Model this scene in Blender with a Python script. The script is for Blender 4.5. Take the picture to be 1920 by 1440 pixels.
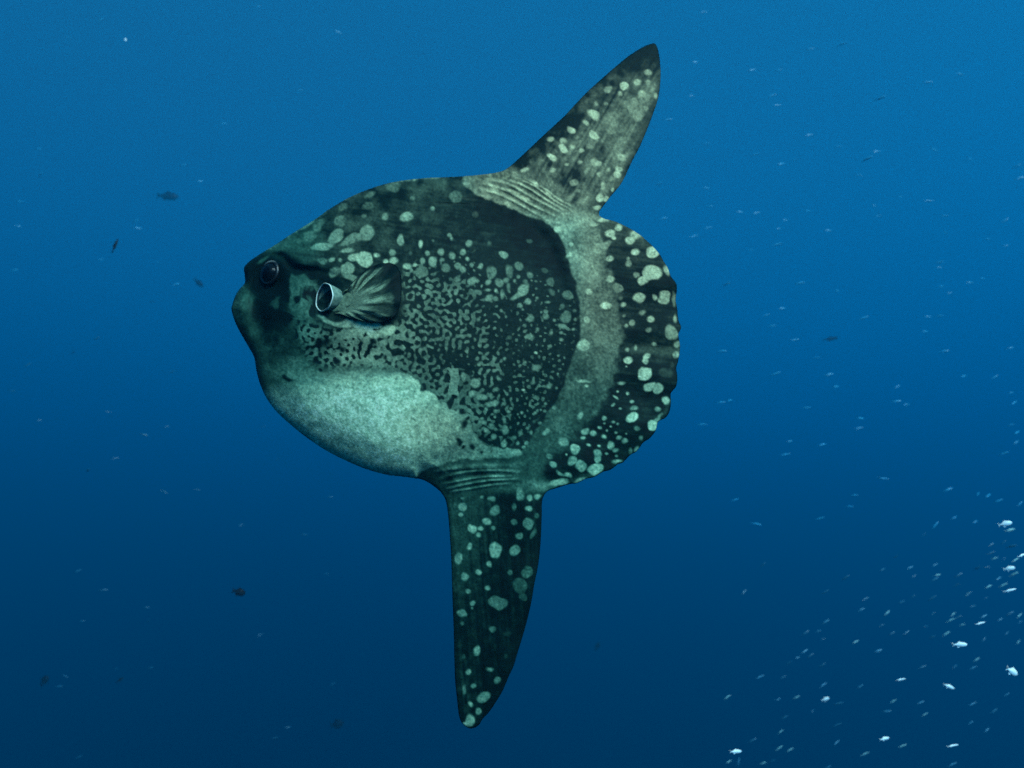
import bpy, math, random
import numpy as np
from mathutils import Vector, Matrix, kdtree

for o in list(bpy.data.objects):
    bpy.data.objects.remove(o)
sc = bpy.context.scene
C = sc.collection
rng = np.random.default_rng(7)
random.seed(7)

# ------------------------------------------------------------------ camera
PXM = 600.0                 # pixels of the 1920 wide picture per metre at the sunfish
DIST = 2.6                  # metres from lens to sunfish
PITCH = math.radians(13)    # the diver looks slightly upwards
FPX = PXM * DIST
FWD = Vector((0, math.cos(PITCH), math.sin(PITCH)))
UP = Vector((0, -math.sin(PITCH), math.cos(PITCH)))
CAM = -DIST * FWD
cam = bpy.data.cameras.new('camera')
cam.sensor_width = 36
cam.lens = 36 * FPX / 1920
cam.clip_start = 0.05
cam.clip_end = 3000
cam.dof.use_dof = True
cam.dof.focus_distance = DIST - 0.12
cam.dof.aperture_fstop = 2.8
cam_o = bpy.data.objects.new('camera', cam)
C.objects.link(cam_o)
cam_o.location = CAM
cam_o.rotation_euler = (math.pi / 2 + PITCH, 0, 0)
sc.camera = cam_o

# ------------------------------------------------------------------ daylight
SUN_EL, SUN_AZ = math.radians(29), math.radians(30)   # azimuth: behind the diver, over the right shoulder
SUN = Vector((math.cos(SUN_EL) * math.sin(SUN_AZ), -math.cos(SUN_EL) * math.cos(SUN_AZ), math.sin(SUN_EL)))
w = bpy.data.worlds.new('World')
sc.world = w
w.use_nodes = True
nt = w.node_tree
bg = nt.nodes['Background']
sky = nt.nodes.new('ShaderNodeTexSky')
sky.sky_type = 'NISHITA'
sky.sun_disc = False
sky.sun_elevation = SUN_EL
sky.sun_rotation = math.atan2(SUN.x, SUN.y)
nt.links.new(sky.outputs[0], bg.inputs[0])
bg.inputs[1].default_value = 0.006
sun = bpy.data.lights.new('sun', 'SUN')
sun.energy = 5.0
sun.angle = math.radians(38.0)
sun.color = (1.0, 0.93, 0.76)
sun_o = bpy.data.objects.new('sun', sun)
C.objects.link(sun_o)
sun_o.rotation_euler = SUN.to_track_quat('Z', 'Y').to_euler()
sun_o.location = SUN * 40

vs = sc.view_settings
vs.view_transform = 'Standard'
vs.look = 'None'
vs.gamma = 1
vs.use_curve_mapping = False
vs.exposure = 2.90
sc.cycles.use_denoising = False
sc.cycles.volume_bounces = 0
sc.cycles.max_bounces = 4
sc.cycles.diffuse_bounces = 2

# ------------------------------------------------------------------ helpers
def ray(u, v):
    """unit-depth viewing direction through picture point u, v (1920 x 1440), arrays welcome"""
    a = (np.asarray(u, float) - 960) / FPX
    b = (720 - np.asarray(v, float)) / FPX
    return a, FWD.y + b * UP.y, FWD.z + b * UP.z

def on_plane(u, v, y):
    """where the sight line through u, v meets the upright plane at depth y"""
    a, dy, dz = ray(u, v)
    t = (y - CAM.y) / dy
    return np.stack([CAM.x + a * t, np.broadcast_to(np.asarray(y, float), np.shape(t)), CAM.z + dz * t], -1)

def at_depth(u, v, dist):
    a, dy, dz = ray(u, v)
    return Vector((CAM.x + float(a) * dist, CAM.y + float(dy) * dist, CAM.z + float(dz) * dist))

def mesh_np(name, verts, quads, tris=None, smooth=True):
    me = bpy.data.meshes.new(name)
    verts = np.asarray(verts, np.float32)
    quads = np.asarray(quads, np.int32).reshape(-1, 4)
    tris = np.zeros((0, 3), np.int32) if tris is None else np.asarray(tris, np.int32).reshape(-1, 3)
    me.vertices.add(len(verts))
    me.vertices.foreach_set('co', verts.ravel())
    loops = np.concatenate([quads.ravel(), tris.ravel()])
    me.loops.add(len(loops))
    me.loops.foreach_set('vertex_index', loops)
    n = len(quads) + len(tris)
    me.polygons.add(n)
    start = np.concatenate([np.arange(len(quads)) * 4, len(quads) * 4 + np.arange(len(tris)) * 3]).astype(np.int32)
    me.polygons.foreach_set('loop_start', start)
    me.update(calc_edges=True)
    me.polygons.foreach_set('use_smooth', np.full(n, smooth))
    me.validate()
    return me

def colour(me, rgb):
    at = me.attributes.new('pigment', 'FLOAT_COLOR', 'POINT')
    rgba = np.ones((len(me.vertices), 4), np.float32)
    rgba[:, :3] = rgb
    at.data.foreach_set('color', rgba.ravel())

def obj(name, me, mat, parent=None):
    o = bpy.data.objects.new(name, me)
    C.objects.link(o)
    if mat is not None and not me.materials:
        me.materials.append(mat)
    o.parent = parent
    return o

def tag(o, label, cat, group=None):
    o['label'] = label
    o['category'] = cat
    if group:
        o['group'] = group

def nodes(name):
    m = bpy.data.materials.new(name)
    m.use_nodes = True
    return m, m.node_tree.nodes, m.node_tree.links

def skin_material(name, rough, spec, speckle, bump, scale=150.0):
    m, N, L = nodes(name)
    b = N['Principled BSDF']
    a = N.new('ShaderNodeAttribute'); a.attribute_name = 'pigment'
    tc = N.new('ShaderNodeTexCoord')
    n1 = N.new('ShaderNodeTexNoise'); n1.inputs['Scale'].default_value = scale; n1.inputs['Detail'].default_value = 3
    n1.inputs['Roughness'].default_value = 0.7
    L.new(tc.outputs['Object'], n1.inputs['Vector'])
    r = N.new('ShaderNodeMapRange')
    r.inputs['From Min'].default_value = 0.3; r.inputs['From Max'].default_value = 0.7
    r.inputs['To Min'].default_value = 1 - speckle; r.inputs['To Max'].default_value = 1 + speckle
    L.new(n1.outputs['Fac'], r.inputs['Value'])
    mx = N.new('ShaderNodeMix'); mx.data_type = 'RGBA'; mx.blend_type = 'MULTIPLY'
    mx.inputs['Factor'].default_value = 1
    L.new(a.outputs['Color'], mx.inputs['A'])
    L.new(r.outputs['Result'], mx.inputs['B'])
    L.new(mx.outputs['Result'], b.inputs['Base Color'])
    b.inputs['Roughness'].default_value = rough
    b.inputs['Specular IOR Level'].default_value = spec
    bp = N.new('ShaderNodeBump'); bp.inputs['Strength'].default_value = bump; bp.inputs['Distance'].default_value = 0.004
    L.new(n1.outputs['Fac'], bp.inputs['Height'])
    L.new(bp.outputs['Normal'], b.inputs['Normal'])
    return m

def plain_material(name, rgb, rough=0.5, spec=0.3, rgb2=None, scale=40.0):
    m, N, L = nodes(name)
    b = N['Principled BSDF']
    tc = N.new('ShaderNodeTexCoord')
    n1 = N.new('ShaderNodeTexNoise'); n1.inputs['Scale'].default_value = scale; n1.inputs['Detail'].default_value = 3
    L.new(tc.outputs['Object'], n1.inputs['Vector'])
    cr = N.new('ShaderNodeValToRGB')
    cr.color_ramp.elements[0].position = 0.35; cr.color_ramp.elements[1].position = 0.65
    cr.color_ramp.elements[0].color = (*(rgb2 or [c * 0.75 for c in rgb]), 1)
    cr.color_ramp.elements[1].color = (*rgb, 1)
    L.new(n1.outputs['Fac'], cr.inputs['Fac'])
    L.new(cr.outputs['Color'], b.inputs['Base Color'])
    b.inputs['Roughness'].default_value = rough
    b.inputs['Specular IOR Level'].default_value = spec
    return m

# ------------------------------------------------------------------ the sea: one body of evenly clear blue water
DEPTH = 44.0
wm, N, L = nodes('sea_water')
N.remove(N['Principled BSDF'])
pv = N.new('ShaderNodeVolumePrincipled')
pv.inputs['Density'].default_value = 0.036
pv.inputs['Color'].default_value = (0.0, 0.155, 0.355, 1)
pv.inputs['Absorption Color'].default_value = (0.02, 0.17, 0.48, 1)
pv.inputs['Anisotropy'].default_value = 0.20
L.new(pv.outputs[0], N['Material Output'].inputs['Volume'])
B = 420.0
bv = [(x, y, z) for z in (-300, DEPTH) for y in (-B, B) for x in (-B, B)]
bf = [(0, 2, 3, 1), (4, 5, 7, 6), (0, 1, 5, 4), (2, 6, 7, 3), (0, 4, 6, 2), (1, 3, 7, 5)]
water = obj('water', mesh_np('water', bv, bf, smooth=False), wm)
water['kind'] = 'structure'

# ------------------------------------------------------------------ sunfish: outline in picture points of its side view
NOSE_TOP = [(434, 580), (436.5, 568), (442, 553), (450, 541), (459, 530), (458.5, 515), (458, 501), (469, 489), (489.6, 475), (516.7, 458.5),
            (546, 439), (577, 420), (598, 406), (618, 391.7), (653.8, 370.8), (693, 354), (737, 341.5), (789, 334.5), (840, 332), (868, 330.5)]
DORSAL = [(901, 327.5), (930, 323.5), (952, 315), (989, 282), (1023, 250), (1057.7, 218), (1080, 194), (1103.5, 170), (1137.9, 139), (1160, 120), (1179, 104.7),
          (1204, 89), (1218, 83), (1228, 82), (1234, 94), (1237.6, 118), (1238.5, 147), (1234, 184), (1222, 220), (1212, 246), (1200, 274), (1186, 300.6),
          (1166, 342), (1146, 367), (1133, 384)]
CLAVUS = [(1124, 396), (1124, 404), (1133, 410), (1151.5, 414.6), (1175.4, 425.4), (1199.4, 439.8), (1210, 449), (1223, 461), (1237.7, 478), (1245, 491), (1252, 502),
          (1258, 518), (1268, 532), (1269, 546), (1267, 562), (1270, 580), (1272, 600), (1277, 614), (1272, 627), (1275, 650), (1272, 675), (1268, 690), (1270, 706),
          (1268, 724), (1258, 737.4), (1258, 752), (1256, 770), (1248, 783), (1234, 791), (1229, 808), (1218, 822), (1206, 830), (1194, 846), (1182, 853),
          (1168, 867), (1158, 871), (1144, 881), (1130, 885), (1115, 894), (1098.7, 898), (1082, 906), (1067, 908), (1041, 915.9), (1027, 921), (1018.5, 932)]
ANAL = [(1016, 946), (1015.8, 968), (1013.5, 1018.7), (1009, 1060), (1002.5, 1092), (996, 1130), (987.6, 1166), (977, 1203), (970.5, 1224), (963, 1249),
        (954, 1268), (943, 1294), (930, 1316), (917, 1335), (905, 1348), (897, 1360), (883, 1366), (869, 1359), (861, 1343), (857, 1312), (853.5, 1277),
        (852, 1240), (850.6, 1178), (848, 1110), (846.5, 1060), (844.4, 1018.7), (840.5, 968), (836, 940), (828, 924.8), (814.6, 912.5), (798, 902)]
BELLY = [(782, 897), (758, 893.5), (719, 888.5), (680, 877), (643, 861), (606.7, 841.8), (574.6, 820), (547, 798), (519.6, 773), (500, 747), (488, 721),
         (481, 696), (476.5, 670), (468, 654), (460, 640), (446, 615), (438, 596)]
ARC = [(866, 344), (895, 365), (935.8, 381), (983.7, 401.7), (1027, 421), (1043, 435), (1053, 451), (1065, 485), (1074.8, 519), (1082, 550), (1086.5, 585),
       (1086.5, 625), (1079.6, 660), (1070, 689), (1058, 721), (1041, 754), (1022, 783), (1003, 812), (983, 841), (958, 858), (912, 862), (842, 868), (795, 884)]
BAND_OUT = [(1124, 404), (1118, 425), (1127, 452), (1137, 485), (1149, 523), (1157, 560), (1163, 596), (1166, 635), (1157, 687), (1145, 727), (1126, 757),
            (1109, 785), (1090, 808), (1066, 832), (1042, 856), (1010, 886), (985, 905)]

def spline(pts, step=1.5, closed=True):
    P = np.array(pts, float)
    n = len(P)
    out = []
    for i in range(n if closed else n - 1):
        g = (lambda k: P[k % n]) if closed else (lambda k: P[min(max(k, 0), n - 1)])
        p0, p1, p2, p3 = g(i - 1), g(i), g(i + 1), g(i + 2)
        m = max(2, int(np.linalg.norm(p2 - p1) / step))
        t = (np.arange(m) / m)[:, None]
        out.append(0.5 * ((2 * p1) + (p2 - p0) * t + (2 * p0 - 5 * p1 + 4 * p2 - p3) * t ** 2 + (3 * p1 - p0 - 3 * p2 + p3) * t ** 3))
    return np.concatenate(out)

OUT = spline(NOSE_TOP + DORSAL + CLAVUS + ANAL + BELLY)
TRUNK = spline(NOSE_TOP + ARC + BELLY)
ARCS = spline(ARC, closed=False)

H = 1.5
U0, V0 = 424.0, 70.0
NX, NY = 576, 872
us = U0 + H * np.arange(NX)
vs_ = V0 + H * np.arange(NY)
UU, VV = np.meshgrid(us, vs_)

def fill(poly, xs, ys):
    """even-odd fill of a polygon sampled at xs, ys"""
    poly = np.asarray(poly, float)
    x0, y0 = poly[:, 0], poly[:, 1]
    x1, y1 = np.roll(x0, -1), np.roll(y0, -1)
    M = np.zeros((len(ys), len(xs)), bool)
    for j, y in enumerate(ys):
        k = (y0 <= y) != (y1 <= y)
        if k.any():
            xi = np.sort(x0[k] + (y - y0[k]) / (y1[k] - y0[k]) * (x1[k] - x0[k]))
            M[j] = np.searchsorted(xi, xs) % 2 == 1
    return M

fy = np.fft.fftfreq(NY)[:, None]
fx = np.fft.rfftfreq(NX)[None, :]
def blur(A, px):
    s = px / H
    return np.fft.irfft2(np.fft.rfft2(A) * np.exp(-2 * (math.pi * s) ** 2 * (fx ** 2 + fy ** 2)), s=A.shape)
def noise(px):
    A = blur(rng.standard_normal((NY, NX)), px)
    return A / A.std()
def streaks(deg, across, along):
    c, q = math.cos(math.radians(deg)), math.sin(math.radians(deg))
    fa, fb = fx * c + fy * q, -fx * q + fy * c            # along, across
    A = np.fft.irfft2(np.fft.rfft2(rng.standard_normal((NY, NX))) * np.exp(-2 * math.pi ** 2 * ((along / H * fa) ** 2 + (across / H * fb) ** 2)), s=(NY, NX))
    return A / A.std()
def soft(poly, px, sp=True):
    return blur(fill(spline(poly) if sp else poly, us, vs_).astype(float), px)
def sstep(a, b, x):
    t = np.clip((x - a) / (b - a), 0, 1)
    return t * t * (3 - 2 * t)
def dist_to(pts, mask=None):
    kd = kdtree.KDTree(len(pts))
    for i, p in enumerate(pts):
        kd.insert((p[0], p[1], 0), i)
    kd.balance()
    D = np.full((NY, NX), 1e3)
    for j, i in zip(*np.nonzero(np.ones((NY, NX), bool) if mask is None else mask)):
        D[j, i] = kd.find((us[i], vs_[j], 0))[2]
    return D

cell = fill(OUT, us[:-1] + H / 2, vs_[:-1] + H / 2)
adj = np.zeros((NY, NX), int)
adj[:-1, :-1] += cell; adj[1:, :-1] += cell; adj[:-1, 1:] += cell; adj[1:, 1:] += cell
used = adj > 0
edge = used & (adj < 4)
# pull the rim nodes onto the outline
kd = kdtree.KDTree(len(OUT))
for i, p in enumerate(OUT):
    kd.insert((p[0], p[1], 0), i)
kd.balance()
GU, GV = UU.copy(), VV.copy()
DE = np.zeros((NY, NX))
for j, i in zip(*np.nonzero(used)):
    co, _, dd = kd.find((us[i], vs_[j], 0))
    if edge[j, i]:
        GU[j, i], GV[j, i] = co[0], co[1]
    else:
        DE[j, i] = dd
trunk = fill(TRUNK, us, vs_)
DT = dist_to(TRUNK[::2], used)              # distance to the trunk's own rim
DA = dist_to(ARCS[::2], used)
QOUT = np.where(trunk, 0, DA)               # distance beyond the trunk, on clavus and fins

# swelling of the trunk: membrane over its outline
st = 3
tm = trunk[::st, ::st]
phi = np.zeros(tm.shape)
src = (st * H) ** 2
par = (np.add.outer(np.arange(tm.shape[0]), np.arange(tm.shape[1])) % 2).astype(bool)
for it in range(700):
    for c_ in (par, ~par):
        nb = np.zeros_like(phi)
        nb[1:-1, 1:-1] = phi[:-2, 1:-1] + phi[2:, 1:-1] + phi[1:-1, :-2] + phi[1:-1, 2:]
        phi = np.where(c_ & tm, phi + 1.9 * ((nb + src) / 4 - phi), phi)
ry, rx = np.arange(NY) / st, np.arange(NX) / st
y0_ = np.clip(ry.astype(int), 0, tm.shape[0] - 2); x0_ = np.clip(rx.astype(int), 0, tm.shape[1] - 2)
fy_, fx_ = (ry - y0_)[:, None], (rx - x0_)[None, :]
g_ = lambda a, b: phi[np.ix_(y0_ + a, x0_ + b)]
PH = g_(0, 0) * (1 - fy_) * (1 - fx_) + g_(0, 1) * (1 - fy_) * fx_ + g_(1, 0) * fy_ * (1 - fx_) + g_(1, 1) * fy_ * fx_
PH = blur(PH, 5) * trunk
ok = trunk & (DT > 7)
ratio = blur(np.where(ok, PH / np.maximum(DT, 1), 0), 9) / np.maximum(blur(ok.astype(float), 9), 1e-3)
wgt = sstep(8, 26, DT)
PHI = np.where(trunk, (1 - wgt) * ratio * np.minimum(DT, 60) + wgt * PH, 0)
PHI = np.maximum(PHI, 0) / PHI.max()
taper = np.interp(UU, [430, 560, 700, 900, 1090], [0.96, 1.10, 1.08, 0.92, 0.72])
t_trunk = 0.152 * taper * PHI ** 0.50
t_trunk = blur(t_trunk, 2.2) * sstep(-1, 10, DE) + t_trunk * (1 - sstep(-1, 10, DE))
rim = np.clip(DE / 34.0, 0, 1) ** 0.6
t_flat = (0.012 + 0.036 * np.exp(-QOUT / 62.0)) * rim * np.where(trunk, sstep(70, 5, DA), 1.0)
kk = 0.02 * np.clip(DE / 25.0, 0, 1)
TH = 0.5 * (t_trunk + t_flat + np.sqrt((t_trunk - t_flat) ** 2 + kk ** 2)) - 0.35 * kk
TH = np.maximum(TH, 0)

# ---- relief: folds at the fin roots, brow, belly bulge, wrinkles
def ridge(pts, width, h):
    P = spline(pts, 2.0, closed=False)
    d = np.full((NY, NX), 1e3)
    x0, x1 = P[:, 0].min() - 4 * width, P[:, 0].max() + 4 * width
    y0, y1 = P[:, 1].min() - 4 * width, P[:, 1].max() + 4 * width
    a, b = np.searchsorted(us, [x0, x1]); c, e = np.searchsorted(vs_, [y0, y1])
    sub_u, sub_v = UU[c:e, a:b], VV[c:e, a:b]
    best = np.full(sub_u.shape, 1e9); arg = np.zeros(sub_u.shape)
    for k, p in enumerate(P):
        q = (sub_u - p[0]) ** 2 + (sub_v - p[1]) ** 2
        m = q < best
        best = np.where(m, q, best); arg = np.where(m, k / max(1, len(P) - 1), arg)
    R = np.zeros((NY, NX))
    R[c:e, a:b] = h * np.exp(-best / (2 * width ** 2)) * np.sin(np.clip(arg, 0.02, 0.98) * math.pi) ** 0.5
    return R

REL = np.zeros((NY, NX))
FOLDS = [([(893, 352), (940, 366), (990, 392), (1035, 418)], 2.6, 0.007), ([(908, 344), (950, 358), (1000, 386), (1048, 408)], 2.2, 0.007),
         ([(915, 336), (955, 346), (1005, 374), (1060, 402)], 2.6, 0.007), ([(945, 334), (985, 350), (1020, 372), (1058, 394)], 2.0, 0.006),
         ([(962, 331), (1000, 348), (1040, 376), (1075, 396)], 1.8, 0.006), ([(985, 335), (1018, 352), (1048, 374), (1080, 390)], 1.6, 0.004),
         ([(826, 899), (850, 890), (885, 884), (935, 882), (980, 886)], 2.6, 0.007), ([(832, 908), (870, 900), (915, 894), (965, 893)], 2.0, 0.007),
         ([(838, 917), (875, 908), (920, 901), (975, 899)], 2.4, 0.008), ([(845, 922), (885, 916), (925, 909), (960, 906)], 1.8, 0.005),
         ([(815, 885), (860, 876), (915, 873), (965, 874)], 3.0, 0.005), ([(840, 882), (880, 878), (940, 877)], 1.6, 0.004)]
FOLD = np.zeros((NY, NX))
for p, wd, hh in FOLDS:
    r_ = ridge(p, wd, hh)
    REL += r_; FOLD = np.maximum(FOLD, r_ / hh)
for k in range(9):                                            # fine creases on the back and flank
    x, y = 770 + 12 * k + rng.uniform(-8, 8), 362 + rng.uniform(0, 34)
    REL += ridge([(x, y), (x + 40, y + rng.uniform(-2, 3)), (x + 75, y + rng.uniform(-1, 6))], 1.5, 0.0022)
for k in range(7):                                            # little upright wrinkles behind the belly
    x, y = 806 + 5.5 * k + rng.uniform(-2, 2), 806 + 3 * k + rng.uniform(-8, 8)
    l_ = rng.uniform(6, 16)
    REL += ridge([(x, y), (x + rng.uniform(0, 5), y + l_), (x + rng.uniform(-2, 5), y + 2 * l_)], 1.4, rng.uniform(0.0008, 0.0020))
REL += -ridge([(470, 492), (500, 478), (530, 482), (552, 503), (598, 508), (640, 522)], 5.0, 0.014)   # groove behind the brow
REL += ridge([(476, 480), (505, 468), (538, 470), (566, 490), (604, 498)], 9.0, 0.014)                # brow
REL += -0.026 * np.exp(-((UU - 500) ** 2 / 34 ** 2 + (VV - 530) ** 2 / 30 ** 2))                      # eye hollow
REL += 0.018 * np.exp(-((UU - 452) ** 2 / 16 ** 2 + (VV - 572) ** 2 / 26 ** 2)) * rim               # lip
REL += -ridge([(470, 545), (482, 580), (492, 620), (500, 660)], 12, 0.016)                           # fold behind the mouth
REL += 0.026 * np.exp(-((UU - 690) ** 2 / 60 ** 2 + (VV - 570) ** 2 / 34 ** 2))                      # pectoral base
REL += -0.022 * np.exp(-((UU - 600) ** 2 / 26 ** 2 + (VV - 560) ** 2 / 36 ** 2))                     # gill hollow
bel = soft([(505, 735), (560, 706), (640, 690), (740, 694), (800, 730), (870, 790), (900, 850), (840, 900), (760, 905), (660, 890), (560, 840)], 16)
REL += 0.010 * bel * sstep(4, 60, DE)
REL += -ridge([(500, 690), (580, 672), (660, 664), (740, 672)], 18, 0.016)                           # dip above the belly
REL += 0.0004 * noise(5) + 0.0010 * noise(38)
TH = np.where(edge, 0, np.maximum(TH + REL * sstep(1, 16, DE), 0))

# ---- how the fins swing and ripple (y of the middle plane, metres, + is away from the lens)
sd = np.clip(((UU - 1010) * 0.52 + (365 - VV) * 0.854) / 330, 0, 1.1) * (VV < 412)
sa = np.clip((VV - 905) / 455, 0, 1.1)
ripd = ((UU - 1040) * 0.854 + (VV - 300) * 0.52)
YC = 0.17 * sd ** 1.3 + 0.17 * sa ** 1.35
YC += 0.010 * sd * np.sin(ripd / 21) * sstep(0, 90, ripd)
ang = np.arctan2(VV - 640, UU - 900)
YC += 0.006 * np.sin(ang * 21 + 0.8 * np.sin(ang * 5)) * sstep(50, 170, QOUT) * (VV > 412) * (VV < 925)
YC += 0.006 * np.sin(VV / 26.0) * sstep(930, 1060, VV) * sstep(900, 990, UU)
YC = blur(YC, 3)

# ------------------------------------------------------------------ skin pigment with some painted light and shade, in the same side view
w1, w2 = noise(5) * 1.5, noise(5) * 1.5
WU, WV = UU + w1 + noise(14) * 2, VV + w2 + noise(14) * 2
P = np.full((NY, NX), 0.06)
# back and forehead: grey-green, mottled
back = soft([(470, 480), (560, 425), (650, 365), (760, 330), (880, 325), (860, 350), (820, 420), (740, 470), (620, 485), (540, 490)], 18)
P += back * (0.055 + 0.03 * noise(8))
P += 0.10 * np.exp(-((UU - 545) ** 2 / 60 ** 2 + (VV - 452) ** 2 / 22 ** 2))  # forehead highlight painted in
P += 0.012 * noise(4) + 0.012 * streaks(8, 1.6, 20) * (VV < 600)
P -= 0.05 * soft([(870, 350), (1030, 425), (1060, 490), (1085, 600), (1060, 720), (1000, 812), (960, 780), (1000, 600), (980, 480)], 14)  # shadow under the dorsal ridge painted in, with the dark rear flank
# face: darkened and cooled, its shadow painted into the skin colour
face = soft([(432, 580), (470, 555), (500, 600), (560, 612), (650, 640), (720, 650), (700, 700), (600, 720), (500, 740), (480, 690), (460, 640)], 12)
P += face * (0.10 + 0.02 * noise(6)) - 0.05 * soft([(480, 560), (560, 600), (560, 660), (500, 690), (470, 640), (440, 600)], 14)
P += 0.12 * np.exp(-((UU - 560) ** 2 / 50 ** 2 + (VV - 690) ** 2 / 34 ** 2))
P += 0.10 * soft([(434, 582), (446, 548), (462, 534), (474, 548), (470, 590), (455, 610)], 6)  # rim light on the snout painted as a pale patch
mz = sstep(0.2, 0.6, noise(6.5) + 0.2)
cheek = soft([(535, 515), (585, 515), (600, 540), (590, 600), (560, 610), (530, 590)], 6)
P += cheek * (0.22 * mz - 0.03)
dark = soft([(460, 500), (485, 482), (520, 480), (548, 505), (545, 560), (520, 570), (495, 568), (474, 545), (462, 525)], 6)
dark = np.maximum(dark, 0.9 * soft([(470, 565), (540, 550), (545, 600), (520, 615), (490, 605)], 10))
dark = np.maximum(dark, 0.9 * soft([(540, 500), (585, 505), (640, 528), (628, 538), (575, 520), (540, 515)], 3))  # shade of the brow groove painted as a dark line
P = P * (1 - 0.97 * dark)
# belly
ebel = fill(spline([(492, 745), (540, 730), (600, 716), (650, 706), (720, 700), (770, 712), (800, 738), (832, 758), (850, 766), (868, 768), (880, 776), (884, 800),
                    (900, 822), (925, 836), (960, 840), (978, 848), (950, 862), (900, 862), (845, 866), (806, 886), (790, 930), (740, 960), (660, 950), (570, 910), (500, 850), (455, 790)]), us, vs_).astype(float)
ii = np.clip(((WU + noise(3) * 1.5 - U0) / H).round().astype(int), 0, NX - 1)
jj = np.clip(((WV + noise(3) * 1.5 - V0) / H).round().astype(int), 0, NY - 1)
sharp = blur(ebel[jj, ii], 1.2)
softb = blur(ebel, 16)
mixb = sstep(700, 800, UU)
belly = softb * (1 - mixb) + np.maximum(sharp, softb * sstep(868, 880, VV) * sstep(800, 790, UU)) * mixb
btone = 0.78 + 0.20 * np.exp(-((UU - 665) ** 2 / 120 ** 2 + (VV - 765 - 0.25 * (UU - 665)) ** 2 / 70 ** 2))  # white belly, its brightly lit middle painted lighter
btone -= 0.34 * sstep(770, 880, UU)
P = P * (1 - belly) + belly * (btone + 0.025 * noise(10) + 0.035 * noise(2.2))

# labyrinth of worms and dots on the flank: Swift-Hohenberg pattern formation
def labyrinth(wave, shape, gq, steps=140, seed=3):
    r0 = np.random.default_rng(seed)
    f = 0.3 * r0.standard_normal(shape)
    k0 = 2 * math.pi / (wave / H)
    kx = 2 * math.pi * np.fft.rfftfreq(shape[1])[None, :]
    ky = 2 * math.pi * np.fft.fftfreq(shape[0])[:, None]
    Lk = 0.45 - (1 - (kx ** 2 + ky ** 2) / k0 ** 2) ** 2
    dt = 0.5
    den = 1 / (1 - dt * Lk)
    for _ in range(steps):
        f = np.fft.irfft2((np.fft.rfft2(f + dt * (gq * f * f - f ** 3))) * den, s=shape)
    return f / f.std()
a_, b_ = np.searchsorted(us, [540, 1120]); c_, d_ = np.searchsorted(vs_, [430, 900])
su, sv = UU[c_:d_, a_:b_], VV[c_:d_, a_:b_]
gq = np.clip((su - 880) / 200, -0.5, 1.0) - 0.9 * sstep(0.15, 0.6, blur(ebel, 30)[c_:d_, a_:b_])
fine = labyrinth(11.6, su.shape, gq, 7, seed=3)
wide = labyrinth(19.0, su.shape, gq, 7, seed=5)
small = labyrinth(10.5, su.shape, np.full(su.shape, 0.9), 8, seed=8)
wmix = np.exp(-((su - 725) ** 2 / 55 ** 2 + (sv - 640) ** 2 / 45 ** 2)) + 0.8 * np.exp(-((su - 850) ** 2 / 55 ** 2 + (sv - 740) ** 2 / 34 ** 2))
wmix = sstep(0.35, 0.6, wmix)
fld = fine * (1 - wmix) + wide * wmix
smix = sstep(930, 990, su)
fld = fld * (1 - smix) + small * smix
fld = fld + 0.30 * noise(7)[c_:d_, a_:b_] + 0.55 * noise(2.6)[c_:d_, a_:b_]
thr = np.interp(su, [640, 720, 800, 900, 980, 1040, 1090], [-0.75, -0.35, 0.15, 0.5, 1.15, 1.6, 1.9])
thr = thr + 1.6 * sstep(545, 470, sv) + 0.9 * sstep(650, 560, sv) * sstep(860, 930, su) + 0.35 * sstep(560, 620, sv) * sstep(800, 700, sv) * sstep(640, 560, su)
thr = thr - 0.9 * sstep(0.05, 0.5, blur(ebel, 34)[c_:d_, a_:b_])
reg = soft([(560, 600), (640, 612), (748, 600), (756, 505), (820, 480), (900, 470), (1000, 500), (1068, 540), (1082, 620), (1060, 700), (1015, 780), (975, 836), (900, 850), (780, 720), (690, 690), (600, 690), (560, 650)], 7)[c_:d_, a_:b_]
pm = sstep(thr - 0.38, thr + 0.38, fld) * reg
lev = np.interp(su, [560, 680, 740, 820, 950, 1090], [0.30, 0.42, 0.42, 0.30, 0.29, 0.29]) * (1 + 0.12 * noise(12)[c_:d_, a_:b_])
keep = 1 - np.clip(belly[c_:d_, a_:b_] * 1.1, 0, 1)
sub = P[c_:d_, a_:b_]
ground = np.where(su < 700, 0.03, 0.055)
sub = sub * (1 - reg * keep) + reg * keep * (ground * (1 - pm) + lev * pm)
P[c_:d_, a_:b_] = sub
blk = sstep(0.35, 0.65, blur(((np.abs(WU - 850) < 8) & (WV > 688) & (WV < 742)).astype(float), 1.0))
P = np.maximum(P, 0.42 * blk)
# dark flecks left inside the pale belly margin
for (x, y, r_) in [(866, 770, 6), (873, 796, 7), (862, 829, 6), (869, 839, 4), (907, 848, 4), (877, 786, 5), (852, 745, 4), (862, 822, 4), (888, 838, 6), (640, 652, 6), (628, 676, 8), (613, 640, 9), (604, 664, 6), (597, 690, 4),
                   (630, 678, 6), (644, 684, 4), (600, 642, 8), (585, 652, 5), (596, 676, 7), (540, 712, 5), (533, 708, 5), (700, 640, 5)]:
    q = np.exp(-(((WU - x) ** 2 + (WV - y) ** 2) / (2 * (r_ * 0.7) ** 2)) ** 2)
    P *= 1 - 0.9 * q

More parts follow.
